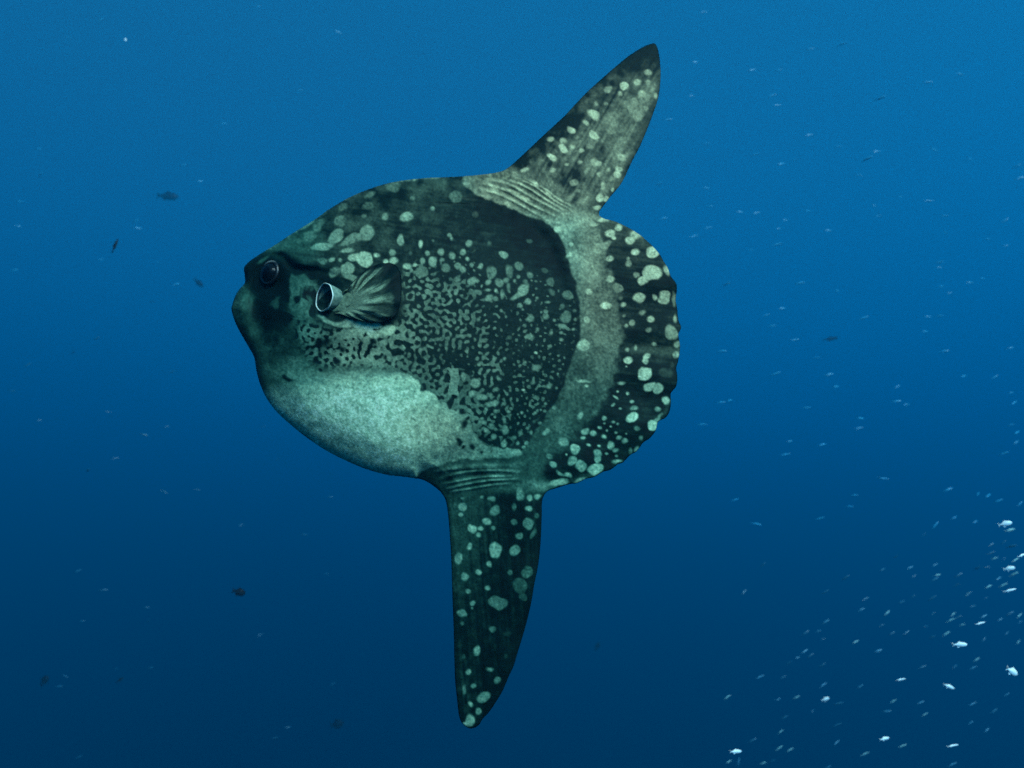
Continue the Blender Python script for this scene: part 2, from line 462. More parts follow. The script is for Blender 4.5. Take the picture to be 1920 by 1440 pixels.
# clavus, band and fins
i2 = np.clip(((UU + noise(4) * 0.9 + noise(12) * 1.2 - U0) / H).round().astype(int), 0, NX - 1)
j2 = np.clip(((VV + noise(4) * 0.9 + noise(12) * 1.2 - V0) / H).round().astype(int), 0, NY - 1)
beyond = blur((~trunk).astype(float)[j2, i2], 1.3)
clav_poly = BAND_OUT + [(1016, 946)] + CLAVUS[::-1]
outer = soft(BAND_OUT + [(1000, 925), (1060, 925), (1300, 850), (1330, 600), (1230, 430), (1150, 404)], 5, sp=False)
outer = np.clip(outer + 0.5 * outer * (1 - outer) * noise(3) * 2, 0, 1)
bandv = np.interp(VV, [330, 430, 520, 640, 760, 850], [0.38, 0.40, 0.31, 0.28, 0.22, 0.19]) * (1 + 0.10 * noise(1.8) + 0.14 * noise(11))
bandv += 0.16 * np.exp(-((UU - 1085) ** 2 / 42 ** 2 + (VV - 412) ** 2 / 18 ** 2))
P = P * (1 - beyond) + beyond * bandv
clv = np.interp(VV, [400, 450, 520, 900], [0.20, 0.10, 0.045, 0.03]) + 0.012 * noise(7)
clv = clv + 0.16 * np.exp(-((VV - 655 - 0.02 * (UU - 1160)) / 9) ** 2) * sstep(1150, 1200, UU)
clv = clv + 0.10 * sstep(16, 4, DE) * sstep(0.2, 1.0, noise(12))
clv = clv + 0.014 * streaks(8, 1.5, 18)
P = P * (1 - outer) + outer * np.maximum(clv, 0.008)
# dorsal fin
dfin = soft([(900, 300), (952, 312), (1000, 338), (1050, 372), (1085, 392), (1128, 402), (1180, 380), (1300, 200), (1260, 50), (1180, 60), (1000, 230)], 6, sp=False)
lead = (UU - 955) * 0.66 + (VV - 315) * 0.75               # distance behind the leading edge, px
dv = 0.09 + 0.155 * sstep(10, 60, lead) + 0.05 * noise(9) + 0.035 * noise(3)
dv += 0.08 * np.exp(-((UU - 1150) ** 2 / 40 ** 2 + (VV - 235) ** 2 / 60 ** 2)) - 0.13 * np.exp(-((UU - 1075) ** 2 / 45 ** 2 + (VV - 335) ** 2 / 26 ** 2))
dv += 0.045 * streaks(-60, 1.6, 26) * sstep(0, 40, lead)
dv = dv * (1 - 0.75 * sstep(150, 95, VV)) * (1 - 0.45 * sstep(14, 3, DE))
P = P * (1 - dfin) + dfin * np.maximum(dv, 0.03)
# anal fin
afin = sstep(905, 932, VV + 0.06 * (UU - 900))
av = 0.03 + 0.11 * sstep(960, 850, UU + (VV - 1000) * 0.10) * sstep(1250, 980, VV) + 0.03 * sstep(930, 860, UU) + 0.012 * noise(4)
av += 0.018 * streaks(86, 1.8, 40)
av = av * (1 - 0.3 * sstep(8, 2, DE))
P = P * (1 - afin) + afin * np.maximum(av, 0.012)
rootl = soft([(800, 882), (900, 864), (985, 860), (1020, 900), (1012, 925), (900, 918), (835, 928)], 6)
P = P * (1 - rootl) + rootl * (0.20 + 0.03 * noise(5))
P += 0.40 * FOLD * (0.6 + 0.4 * np.clip(noise(6), -1, 1)) * np.where(VV < 600, 1.0, 0.75)  # highlights on the fold ridges painted pale
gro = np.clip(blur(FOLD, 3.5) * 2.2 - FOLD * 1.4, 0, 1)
P *= 1 - 0.55 * gro  # shade in the grooves beside the folds painted in
P += 0.30 * np.exp(-((UU - 1018) ** 2 / 22 ** 2 + (VV - 912) ** 2 / 10 ** 2))

# single spots: x, y, half-width, half-height, tilt, strength (in points of the zoomed views)
def spots(ox, oy, k, rows):
    global P
    for r in rows:
        x, y, a, b = r[0] / k + ox, r[1] / k + oy, r[2] / k, r[3] / k
        tilt = math.radians(r[4]) if len(r) > 4 else 0.0
        s = r[5] if len(r) > 5 else 0.85
        s = s if s < 0.55 else 0.55 + (s - 0.55) * 0.6
        R = 1.6 * max(a, b) + 8
        i0, i1 = np.searchsorted(us, [x - R, x + R]); j0, j1 = np.searchsorted(vs_, [y - R, y + R])
        if i1 <= i0 or j1 <= j0:
            continue
        wob = min(1.0, max(a, b) / 9.0)
        du = UU[j0:j1, i0:i1] + (WU - UU)[j0:j1, i0:i1] * 0.8 * wob - x
        dv_ = VV[j0:j1, i0:i1] + (WV - VV)[j0:j1, i0:i1] * 0.8 * wob - y
        p = du * math.cos(tilt) - dv_ * math.sin(tilt); q = du * math.sin(tilt) + dv_ * math.cos(tilt)
        rr = np.sqrt((p / a) ** 2 + (q / b) ** 2)
        e = min(0.6, 2.0 / min(a, b))
        m = sstep(1 + e, 1 - e, rr)
        S = P[j0:j1, i0:i1]
        P[j0:j1, i0:i1] = S * (1 - m) + m * np.maximum(S, s)

# dorsal fin
spots(840, 60, 4.364, [(1640, 330, 25, 22, 0, .6), (1565, 405, 32, 30, 0, .7), (1640, 410, 20, 22, 0, .6), (1445, 440, 36, 34), (1310, 470, 32, 28, 0, .42), (1410, 505, 20, 22, 0, .6), (1585, 510, 24, 30, 20, .6),
    (1540, 580, 35, 38, 0, .45), (1620, 630, 18, 20, 0, .45), (1500, 620, 35, 36, 0, .45), (1555, 680, 40, 36, 0, .42), (1200, 670, 58, 32, -45, .8), (1130, 740, 22, 32, 30, .6), (1005, 800, 34, 28, -40, .8),
    (1195, 840, 44, 38, -30, .8), (840, 875, 32, 26, 0, .62), (950, 890, 25, 22, 0, .7), (950, 945, 34, 30, 0, 1), (1020, 935, 18, 16, 0, .6), (1090, 968, 20, 18, 0, .7), (1165, 945, 22, 18, 0, .42), (850, 1032, 40, 28, -30, 1),
    (1425, 1025, 36, 26, 0, .7), (1215, 1070, 36, 26, -20, .66), (1080, 1065, 20, 14, 0, .5), (970, 1080, 17, 14, 0, .6), (860, 1130, 24, 20, 0, .7), (1310, 1128, 17, 15, 0, .6), (1400, 1120, 26, 26), (1390, 1170, 28, 28, 0, .9),
    (1240, 1165, 20, 18, 0, .6), (625, 1130, 30, 15, 0, .7), (1265, 1250, 20, 35, -10, .66), (1030, 1240, 35, 26, 0, .4), (1075, 1305, 25, 14, 0, .4), (1245, 1345, 34, 34, 0, .95), (1300, 1358, 24, 24, 0, .8), (1350, 1295, 12, 14, 0, .7),
    (1215, 1430, 30, 18, 0, .8), (1220, 585, 16, 18, 0, .42), (1295, 585, 14, 14, 0, .42), (1690, 525, 12, 20, 0, .6), (640, 1360, 40, 14, -28, .8), (720, 1250, 34, 16, -50, .8), (380, 1282, 24, 16, 0, .7), (830, 1330, 30, 14, -40, .75), (540, 1300, 40, 12, -25, .7)])
# band, upper clavus, rear flank
spots(840, 320, 4.174, [(855, 460, 26, 22, 0, 1), (965, 575, 18, 17), (948, 658, 26, 15, 25), (1163, 812, 20, 20, 0, .7), (1035, 812, 12, 14, 0, .6), (1100, 940, 26, 22), (1245, 1052, 34, 28, -20, 1), (1090, 1175, 26, 26, 0, .66),
    (1060, 1378, 46, 46, 0, .7), (1272, 855, 30, 22, 0, .7), (1330, 925, 42, 40, 0, .36), (1265, 685, 28, 24, 0, .7), (1205, 390, 32, 14, -8, .9), (1145, 420, 28, 11, 12, .8), (1330, 450, 28, 24, 0, .9), (1258, 495, 46, 28, 25, .9),
    (1292, 525, 17, 16, 0, .9), (1165, 615, 34, 36, 0, .66), (1220, 590, 50, 26, 30, .5), (1420, 548, 36, 32, 0, .95), (1460, 505, 38, 34, 0, .9), (1463, 638, 33, 28, 0, .95), (1412, 728, 22, 22, 0, .55), (1410, 690, 13, 13, 0, .5),
    (1590, 640, 46, 44, 0, .95), (1600, 795, 74, 58, 0, .95), (1535, 860, 42, 36, 20, .9), (1705, 790, 18, 40, 15, .7), (1480, 815, 24, 20, 0, .5), (1485, 995, 42, 38, 0, .8), (1685, 985, 45, 45, 0, .72), (1615, 988, 20, 20, 0, .7),
    (1765, 1000, 14, 40, 10, .4), (1368, 1052, 22, 18, 0, .55), (1350, 1000, 15, 12, 0, .3), (1445, 1190, 25, 25, 0, .55), (1588, 1167, 28, 22, 0, .8), (1518, 1110, 24, 18, 0, .42), (1572, 1250, 22, 20, 0, .35), (1745, 1270, 46, 60, 0, .5),
    (1785, 1150, 14, 32, 0, .6), (1608, 1358, 18, 15, 0, .7), (1400, 1395, 18, 15, 0, .7), (1467, 1390, 12, 18, 0, .6), (1395, 1212, 16, 13, 0, .5), (1380, 1135, 12, 12, 0, .4), (1785, 1370, 25, 26, 0, .6),
    (168, 572, 22, 24, 0, .5), (124, 637, 22, 26, -20, .5), (38, 662, 28, 24, 0, .42), (150, 690, 15, 15, 0, .5), (182, 735, 13, 15, 0, .45), (252, 748, 18, 20, 0, .5), (320, 570, 13, 15, 0, .25), (432, 660, 38, 25, -35, .5),
    (635, 550, 22, 15, 0, .2), (550, 750, 40, 40, 0, .34), (475, 790, 28, 50, 10, .32), (333, 808, 40, 56, -5, .38), (310, 880, 25, 22, 0, .45), (195, 862, 36, 32, 0, .42), (75, 742, 26, 24, 0, .45), (115, 770, 26, 22, -30, .45),
    (400, 885, 38, 36, 0, .38), (455, 860, 22, 22, 0, .36), (470, 920, 14, 32, 0, .34), (520, 865, 11, 14, 0, .4), (550, 835, 13, 13, 0, .35), (632, 820, 20, 24, 0, .32), (600, 870, 16, 18, 0, .3), (745, 775, 24, 20, 0, .2),
    (790, 870, 32, 34, 0, .24), (805, 948, 24, 22, 0, .26), (930, 970, 46, 38, 0, .34), (595, 935, 38, 52, -32, .5), (545, 985, 58, 22, 24, .48), (632, 1028, 24, 24, 0, .45), (570, 1055, 15, 17, 0, .45), (370, 945, 12, 15, 0, .5),
    (310, 940, 24, 10, 0, .45), (235, 940, 24, 10, -8, .4), (420, 970, 16, 30, 0, .45), (315, 1005, 32, 26, 30, .45), (368, 1008, 20, 18, 0, .4), (770, 1025, 18, 9, 0, .4), (695, 998, 12, 10, 0, .4), (895, 1070, 18, 18, 0, .26),
    (765, 1105, 17, 15, 0, .4), (768, 1140, 25, 20, 0, .42), (835, 1170, 13, 11, 0, .4), (660, 1155, 28, 26, 0, .42), (930, 1150, 40, 40, 0, .34), (895, 1215, 30, 19, -15, .45), (990, 1100, 14, 12, 0, .25), (998, 1168, 12, 12, 0, .35),
    (980, 1242, 12, 11, 0, .45), (885, 1270, 15, 13, 0, .42), (885, 1325, 15, 13, 0, .42), (805, 1265, 11, 20, 0, .36), (650, 1298, 28, 22, 0, .42), (705, 1245, 15, 14, 0, .36), (790, 1370, 14, 12, 0, .45), (685, 1422, 13, 9, 0, .9)])
# lower flank and lower clavus
spots(840, 620, 4.174, [(700, 285, 34, 24, 0, .36), (600, 245, 14, 14, 0, .4), (440, 220, 12, 13, 0, .42), (590, 460, 14, 9, 0, .8), (795, 118, 14, 11, 0, .42), (745, 345, 9, 8, 0, .42), (857, 340, 9, 8, 0, .45), (660, 403, 19, 13, 0, .36),
    (722, 405, 9, 9, 0, .45), (785, 432, 22, 15, 10, .45), (847, 452, 10, 9, 0, .4), (680, 517, 22, 16, 0, .38), (765, 570, 12, 11, 0, .42), (685, 580, 10, 9, 0, .42), (755, 630, 12, 11, 0, .45), (725, 620, 8, 8, 0, .4), (685, 643, 12, 10, 0, .42),
    (718, 718, 14, 10, 0, .5), (640, 570, 8, 20, 0, .38), (577, 643, 12, 12, 0, .45), (490, 607, 13, 12, 0, .45), (470, 635, 16, 14, 0, .45), (440, 565, 14, 15, 0, .42), (375, 630, 15, 16, 0, .48), (300, 615, 14, 14, 0, .5), (370, 675, 9, 9, 0, .45),
    (448, 710, 12, 22, 0, .45), (345, 740, 26, 24, 0, .42), (260, 712, 19, 16, 0, .48), (545, 655, 8, 8, 0, .4), (620, 760, 12, 11, 0, .45), (650, 790, 13, 16, 0, .42), (563, 800, 18, 18, 0, .42), (515, 835, 15, 13, 0, .45), (545, 878, 13, 13, 0, .5),
    (615, 880, 16, 15, 0, .5), (597, 910, 14, 12, 0, .6), (380, 455, 20, 14, 0, .42), (345, 508, 14, 25, 0, .42), (400, 375, 20, 12, -30, .4), (270, 525, 44, 28, 0, .5), (355, 570, 52, 20, 30, .48), (210, 420, 34, 46, 15, .5), (190, 500, 27, 22, 0, .5),
    (365, 310, 22, 12, 20, .42), (240, 260, 14, 14, 0, .42), (115, 370, 18, 34, 0, .5), (450, 780, 24, 34, 0, .5), (360, 820, 22, 22, 0, .5), (440, 880, 22, 30, 0, .6), (300, 775, 20, 18, 0, .5), (545, 945, 36, 26, 10, .62),
    (1030, 670, 27, 16, 55, .6), (775, 790, 28, 17, 40, .55), (910, 858, 38, 36, 0, .5), (835, 605, 15, 15, 0, .5), (1060, 410, 40, 9, -5, .7), (1085, 435, 15, 9, 0, .8), (1040, 300, 40, 30, 0, .02),
    (1400, 225, 30, 28, 0, .9), (1550, 200, 26, 20, 20, .85), (1540, 235, 22, 20, 0, .8), (1535, 325, 46, 50, 0, 1), (1363, 408, 26, 15, 0, .6), (1580, 432, 44, 36, 15, .95), (1650, 455, 34, 38, 20, .7), (1330, 478, 9, 8, 0, .7), (1408, 492, 12, 11, 0, .9),
    (1315, 525, 24, 9, -45, .75), (1442, 557, 16, 11, 0, .7), (1290, 580, 17, 9, 30, .7), (1350, 608, 11, 8, 0, .6), (1462, 605, 27, 16, 0, .55), (1440, 680, 51, 44, 0, .95), (1712, 545, 24, 30, 20, 1), (1635, 605, 26, 18, 10, .6), (1660, 655, 26, 14, 30, .45),
    (1220, 680, 22, 18, -20, .6), (1293, 710, 12, 10, 0, .6), (1327, 727, 10, 9, 0, .6), (1223, 725, 9, 8, 0, .5), (1185, 753, 17, 12, -20, .7), (1275, 750, 9, 8, 0, .7), (1243, 782, 9, 8, 0, .6), (1315, 797, 13, 10, 0, .5), (1393, 808, 8, 7, 0, .5),
    (1475, 770, 26, 20, 0, .35), (1218, 827, 18, 14, -30, .75), (1075, 792, 30, 25, -10, .6), (1137, 808, 24, 22, 0, .6), (1058, 842, 18, 13, 0, .7), (1335, 840, 20, 16, 0, .6), (1378, 866, 20, 18, 0, .6), (1505, 840, 16, 16, 0, .35), (1270, 893, 32, 28, 0, .6),
    (1310, 933, 25, 18, 0, .45), (1105, 903, 19, 11, -20, .9), (1182, 902, 12, 10, 0, .6), (1170, 962, 33, 26, 0, .55), (1165, 1005, 28, 30, 0, .55), (1242, 960, 12, 10, 0, .5), (1320, 980, 13, 10, 0, .35), (985, 925, 38, 46, 10, .7), (965, 1010, 34, 30, 0, .55),
    (1028, 1055, 46, 40, -30, .6), (817, 1052, 30, 28, 0, .55), (1150, 1085, 66, 48, 0, .7), (935, 1125, 26, 22, -30, .65), (880, 1120, 36, 15, -30, .5), (1325, 1030, 38, 14, 10, .65), (1420, 940, 14, 26, 0, .35), (1470, 925, 24, 14, 30, .5), (1600, 745, 38, 46, -20, .85),
    (1040, 1168, 62, 18, 10, .7), (860, 1190, 64, 22, 10, .7), (1778, 190, 24, 24, 0, .6), (1395, 280, 8, 6, 0, .6), (925, 970, 8, 8, 0, .6), (1700, 330, 60, 40, 0, .12), (790, 985, 28, 22, 0, .36), (1640, 690, 24, 16, 30, .55)])
# anal fin
spots(700, 840, 4.364, [(745, 487, 40, 35, 0, .6), (722, 553, 18, 18, 0, .6), (1003, 505, 35, 45, 0, .4), (1150, 475, 19, 28, 0, .28), (1265, 495, 30, 26, 0, .5), (970, 415, 30, 20, 0, .4), (890, 400, 14, 12, 0, .5), (937, 597, 33, 33, 0, .6), (817, 668, 33, 38, 0, .72),
    (877, 660, 20, 18, 0, .65), (862, 712, 18, 17, 0, .65), (983, 655, 17, 17, 0, .5), (1142, 602, 22, 22, 0, .32), (1265, 625, 52, 48, 0, .4), (1315, 710, 22, 46, -25, .28), (1187, 722, 33, 30, 0, .45), (1005, 830, 54, 66, 0, .62), (1160, 848, 40, 44, 0, .46),
    (793, 812, 18, 28, -10, .66), (695, 910, 34, 48, -10, .55), (950, 945, 22, 22, 0, .55), (860, 1017, 22, 22, 0, .72), (760, 1050, 30, 32, 0, .52), (1115, 1025, 20, 20, 0, .32), (1250, 1010, 44, 60, -20, .24), (1195, 1130, 60, 58, 0, .2), (1215, 1215, 34, 32, 0, .2),
    (935, 1150, 26, 20, 0, .6), (777, 1170, 22, 20, 0, .55), (1012, 1260, 66, 60, 0, .36), (810, 1270, 20, 20, 0, .55), (710, 1340, 34, 36, 0, .42), (745, 1358, 15, 15, 0, .5), (1200, 370, 32, 55, 0, .45), (1275, 400, 24, 24, 0, .65), (1350, 395, 32, 20, 0, .6),
    (1335, 555, 20, 22, 0, .26), (670, 470, 14, 20, 0, .3), (730, 410, 15, 10, 0, .35)])
spots(720, 1080, 4.571, [(755, 275, 10, 9, 0, .4), (663, 400, 14, 16, 0, .35), (927, 455, 30, 30, 0, .3), (1055, 500, 36, 28, 0, .10), (797, 640, 26, 36, -10, .62), (683, 685, 14, 18, 0, .25), (1045, 695, 18, 18, 0, .10), (902, 788, 28, 15, 0, .45),
    (715, 830, 22, 26, -20, .6), (962, 880, 28, 28, 0, .38), (768, 940, 22, 19, 0, .5), (687, 975, 17, 32, 0, .42), (860, 1030, 58, 42, 40, .46), (743, 1097, 20, 24, 0, .65), (803, 1155, 26, 30, 0, .5), (730, 1240, 34, 60, 0, .7), (690, 1265, 22, 18, 0, 1)])
# head and back
spots(560, 300, 4.8, [(405, 425, 46, 30, 20, .28), (640, 295, 52, 20, 22, .3), (620, 410, 50, 34, 15, .24), (860, 240, 70, 36, 0, .26), (1020, 345, 22, 20, 0, .3), (1400, 335, 60, 58, 0, .24), (590, 505, 20, 18, 0, .32), (780, 505, 26, 32, 0, .42),
    (970, 515, 50, 42, 30, .46), (1205, 450, 22, 20, 0, .42), (1590, 490, 34, 34, 0, .13), (375, 560, 56, 40, 40, .3), (325, 680, 74, 46, 28, .44), (205, 770, 88, 40, 14, .5), (625, 655, 58, 84, -35, .42), (480, 725, 118, 40, 15, .4),
    (435, 825, 62, 19, 0, .52), (180, 590, 70, 36, 35, .3), (90, 680, 60, 40, 30, .3), (600, 890, 70, 72, 0, .8), (520, 885, 78, 40, 8, .78), (705, 858, 26, 20, 0, .7), (300, 900, 32, 20, 15, .62), (375, 905, 14, 16, 0, .5), (215, 920, 40, 28, 0, .34), (450, 985, 70, 48, 0, .5),
    (330, 1010, 50, 40, 0, .36), (480, 1060, 90, 26, -25, .4), (845, 838, 30, 28, 0, .44), (782, 910, 24, 22, 0, .9), (850, 905, 36, 27, 0, .66), (965, 955, 44, 25, 10, .66), (1043, 948, 17, 13, 0, .7), (920, 725, 28, 42, 0, .52), (1098, 760, 20, 30, 0, .85),
    (1210, 722, 12, 12, 0, .26), (1005, 840, 14, 16, 0, .26), (1160, 840, 21, 20, 0, .5), (1273, 822, 34, 30, 20, .46), (1110, 908, 26, 28, 0, .46), (1205, 912, 32, 46, -15, .48), (1285, 895, 20, 18, 0, .4), (1360, 675, 22, 20, 0, .42), (1380, 710, 14, 18, 0, .42),
    (1320, 965, 40, 38, 0, .34), (1100, 1000, 52, 44, 0, .32), (1430, 1070, 30, 20, -15, .34), (1555, 940, 16, 18, 0, .42), (1840, 855, 40, 27, -30, .5)])

# cheek
spots(400, 420, 4.8, [(1190, 690, 90, 70, 0, .34), (1130, 760, 90, 40, -20, .4), (712, 560, 24, 100, 0, .24), (745, 498, 46, 24, 10, .24), (810, 478, 34, 22, 20, .2), (838, 530, 16, 60, -12, .2), (790, 600, 14, 60, -10, .2), (705, 700, 22, 70, 0, .22), (795, 770, 15, 70, -8, .22), (862, 690, 14, 46, 25, .2),
    (770, 838, 56, 12, -8, .22), (880, 560, 20, 46, -30, .15), (850, 880, 60, 14, 8, .24), (1010, 850, 70, 20, -18, .5), (1090, 890, 70, 22, -14, .52), (1200, 900, 90, 26, -12, .62), (1360, 920, 90, 44, 0, .85), (1470, 905, 50, 30, 0, .9), (1580, 950, 56, 44, 0, .72),
    (1440, 990, 60, 36, -30, .75), (1130, 985, 80, 20, 10, .36), (1270, 990, 100, 40, 0, .42), (450, 330, 16, 60, -60, .18), (545, 700, 60, 22, 35, .1), (330, 700, 30, 60, -20, .16), (560, 735, 30, 40, 0, .14)])

P += 0.45 * np.exp(-((UU - 690) ** 2 / 34 ** 2 + (VV - 618) ** 2 / 12 ** 2)) * sstep(0.15, 0.35, P)  # brightness painted in below the fin base to offset its shade
# p -> skin colour; cool and warm stops also carry the flash's uneven tint
P = np.clip(0.95 * P * (1 + 0.13 * noise(1.2) + 0.06 * noise(3.5)), 0.004, 1.1)
stops = np.array([0, 0.05, 0.2, 0.45, 0.8, 1.1])
cool = np.array([(.0012, .006, .0055), (.002, .014, .011), (.022, .08, .052), (.11, .25, .16), (.34, .56, .335), (.64, .86, .57)])
warm = np.array([(.002, .006, .005), (.006, .015, .0105), (.080, .085, .050), (.265, .255, .140), (.56, .53, .28), (.80, .77, .44)])
tone = 0.50 * sstep(560, 660, UU) * sstep(900, 620, VV) * (1 - 0.75 * softb)  # flash's warmth painted in, besides the tan fins and bluish-white belly
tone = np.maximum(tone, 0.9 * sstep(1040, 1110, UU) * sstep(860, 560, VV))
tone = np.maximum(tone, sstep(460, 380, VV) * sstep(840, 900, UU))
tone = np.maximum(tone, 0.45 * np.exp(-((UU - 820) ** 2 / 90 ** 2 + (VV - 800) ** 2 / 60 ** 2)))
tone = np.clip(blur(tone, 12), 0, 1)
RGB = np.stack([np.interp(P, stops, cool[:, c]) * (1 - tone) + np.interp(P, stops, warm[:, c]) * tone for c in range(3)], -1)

# ---- assemble the body mesh: near flank, rim, far flank
idx = np.full((NY, NX), -1)
jn, in_ = np.nonzero(used)
idx[jn, in_] = np.arange(len(jn))
near = on_plane(GU[jn, in_], GV[jn, in_], (YC - TH)[jn, in_])
far = near.copy(); far[:, 1] = (YC + TH)[jn, in_]
isin = ~edge[jn, in_]
idf = np.where(isin, len(jn) + np.cumsum(isin) - 1, np.arange(len(jn)))
IDF = np.full((NY, NX), -1); IDF[jn, in_] = idf
verts = np.concatenate([near, far[isin]])
cj, ci = np.nonzero(cell)
q1 = np.stack([idx[cj, ci], idx[cj + 1, ci], idx[cj + 1, ci + 1], idx[cj, ci + 1]], 1)
q2 = np.stack([IDF[cj, ci], IDF[cj, ci + 1], IDF[cj + 1, ci + 1], IDF[cj + 1, ci]], 1)
dup = (q1 == q2[:, [0, 3, 2, 1]]).all(1)
me = mesh_np('sunfish_body', verts, np.concatenate([q1, q2[~dup]]))
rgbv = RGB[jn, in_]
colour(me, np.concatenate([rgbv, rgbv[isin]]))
skin = skin_material('sunfish_skin', 0.6, 0.06, 0.20, 0.35)
root = bpy.data.objects.new('sunfish', None)
C.objects.link(root)
root.empty_display_size = 0.2
tag(root, 'large round ocean sunfish with pale spots, white belly and tall dorsal and anal fins', 'fish')
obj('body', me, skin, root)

def surf(u, v, lift=0.0):
    """a point on the near flank, lifted off the skin towards the lens side by lift metres"""
    i = int(round((u - U0) / H)); j = int(round((v - V0) / H))
    return on_plane(u, v, float(YC[j, i] - TH[j, i]) - lift)

def mirror(o):
    c = o.copy(); C.objects.link(c); c.scale = (1, -1, 1)
    for ch in o.children:
        k = ch.copy(); C.objects.link(k); k.parent = c
    return c

# ---- eye
def ring_mesh(name, rings, cap=True):
    n = len(rings[0])
    V = [p for r in rings for p in r]
    Q = [(a * n + k, a * n + (k + 1) % n, (a + 1) * n + (k + 1) % n, (a + 1) * n + k) for a in range(len(rings) - 1) for k in range(n)]
    T = []
    if cap:
        V.append(tuple(np.mean(rings[-1], 0))); e = len(V) - 1; s = (len(rings) - 1) * n
        T = [(s + k, s + (k + 1) % n, e) for k in range(n)]
    return mesh_np(name, V, Q, T)

eye_c = surf(511, 514, -0.004)
ex = Vector((-0.50, -0.86, 0.02)).normalized()            # the eye looks out and slightly forward
e1 = Vector((0, 0, 1)); e2 = ex.cross(e1).normalized(); e1 = e2.cross(ex).normalized()
def frame(c, r, h, n=40, sy=1.0):
    c = Vector(c)
    return [tuple(c + ex * h + e1 * (r * sy * math.cos(2 * math.pi * k / n)) + e2 * (r * math.sin(2 * math.pi * k / n))) for k in range(n)]
R_E = 0.034
eye = obj('eye', ring_mesh('eyeball', [frame(eye_c, R_E * math.sin(a), R_E * math.cos(a)) for a in np.linspace(2.2, 0.12, 18)]),
          plain_material('eye_iris', (0.005, 0.008, 0.009), 0.2, 0.1, (0.003, 0.004, 0.005)), root)
obj('pupil', ring_mesh('pupil', [frame(eye_c, (R_E + 0.0006) * math.sin(a), (R_E + 0.0006) * math.cos(a)) for a in np.linspace(0.52, 0.05, 8)]),
    plain_material('eye_pupil', (0.002, 0.002, 0.003), 0.12, 0.15), eye)
lid = []
for k in np.linspace(0, 1, 9):                            # a rolled rim of skin round the eyeball
    a = 2 * math.pi * k
    lid.append(frame(eye_c, R_E * 0.99 + 0.0055 * math.cos(a), 0.012 + 0.006 * math.sin(a), sy=1.05))
lme = ring_mesh('eyelid', lid, cap=False)
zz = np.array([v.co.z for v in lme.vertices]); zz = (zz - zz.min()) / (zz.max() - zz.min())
colour(lme, np.interp(zz, [0, .86, .96, 1], [0.006, .008, .14, .30])[:, None] * np.array([1.0, 1.05, .85]))  # highlight along the top of the lid painted into its colour
obj('eyelid', lme, skin_material('eyelid_skin', 0.35, 0.4, 0.3, 0.2), eye)
mirror(eye)

# ---- gill opening: a short pale funnel in front of the pectoral fin
base = Vector(surf(632, 560, -0.012)); rimc = Vector(surf(609, 558, 0.026))
ax = Vector((-0.70, -0.71, -0.05)).normalized()
g1 = Vector((0.16, 0, 1)); g1 = (g1 - ax * g1.dot(ax)).normalized(); g2 = ax.cross(g1)
def gring(t, r, c=None, n=48):
    c = base.lerp(rimc, t) if c is None else c
    out = []
    for k in range(n):
        a = 2 * math.pi * k / n
        wv = 1 + 0.03 * math.sin(3 * a + 1) + 0.02 * math.sin(7 * a)
        out.append(tuple(c + (g1 * math.cos(a) * 1.0 + g2 * math.sin(a) * 1.05) * r * wv))
    return out
RG = 0.044
outside = [gring(t, RG * r) for t, r in ((0, .66), (.2, .74), (.45, .84), (.7, .92), (.9, .97), (1.0, 1.0))]
lip = [gring(1, RG * .985, rimc + ax * 0.004), gring(1, RG * .95, rimc + ax * 0.004), gring(1, RG * .915, rimc + ax * 0.001)]
gm = ring_mesh('gill_funnel', outside + lip, cap=False)
gill = obj('gill_opening', gm, plain_material('gill_skin', (0.20, 0.28, 0.20), 0.5, 0.1, (0.09, 0.15, 0.11), 90), root)
inside = [gring(1, RG * .914, rimc + ax * 0.001), gring(1, RG * .88, rimc - ax * 0.008), gring(1, RG * .75, rimc - ax * 0.018), gring(1, RG * .50, rimc - ax * 0.026), gring(1, RG * .2, rimc - ax * 0.029)]
im = ring_mesh('gill_lining', inside)
n = 48
cl = np.zeros((len(im.vertices), 3))
for k in range(len(im.vertices)):
    a = (k % n) / n * 2 * math.pi
    streak = max(0, math.sin(a * 9 + 2 * math.sin(a * 3))) ** 6  # glints inside the gill, painted as pale streaks
    cl[k] = np.array([.02, .035, .04]) + streak * np.array([.35, .45, .48]) * (0.5 + 0.5 * math.sin(a + 2.6))
colour(im, cl)
obj('gill_lining', im, skin_material('gill_inside', 0.3, 0.4, 0.3, 0.2), gill)
rr_ = [gring(1, RG * (0.965 + 0.042 * math.cos(a)), rimc + ax * (0.002 + 0.0020 * math.sin(a))) for a in np.linspace(0, 2 * math.pi, 11)]
obj('gill_rim', ring_mesh('gill_rim', rr_, cap=False), plain_material('gill_rim_skin', (0.85, 0.92, 0.80), 0.3, 0.3, (0.7, 0.8, 0.68), 60), gill)
mirror(gill)

# ---- pectoral fin: a small ribbed fan that stands off the flank
FO = [(642, 549), (652, 538), (664, 526), (680, 511), (700, 498.5), (722, 493), (740, 496.5), (750.5, 512), (753, 535), (751, 566), (743, 588), (726, 600), (705, 605), (690, 605), (668, 600), (646, 592), (627, 586)]
FO = spline(FO, 1.2, closed=False)
n_s, n_t = 150, 44
cum = np.r_[0, np.cumsum(np.linalg.norm(np.diff(FO, axis=0), axis=1))]
sp_ = np.linspace(0, cum[-1], n_s)
fo = np.stack([np.interp(sp_, cum, FO[:, 0]), np.interp(sp_, cum, FO[:, 1])], 1)
fo += rng.standard_normal((n_s, 2)) * 0.25
s_ = np.linspace(0, 1, n_s)[:, None]
ro = np.stack([650 + (628 - 650) * s_[:, 0] + 20 * np.sin(math.pi * s_[:, 0]), 545 + (588 - 545) * s_[:, 0]], 1)
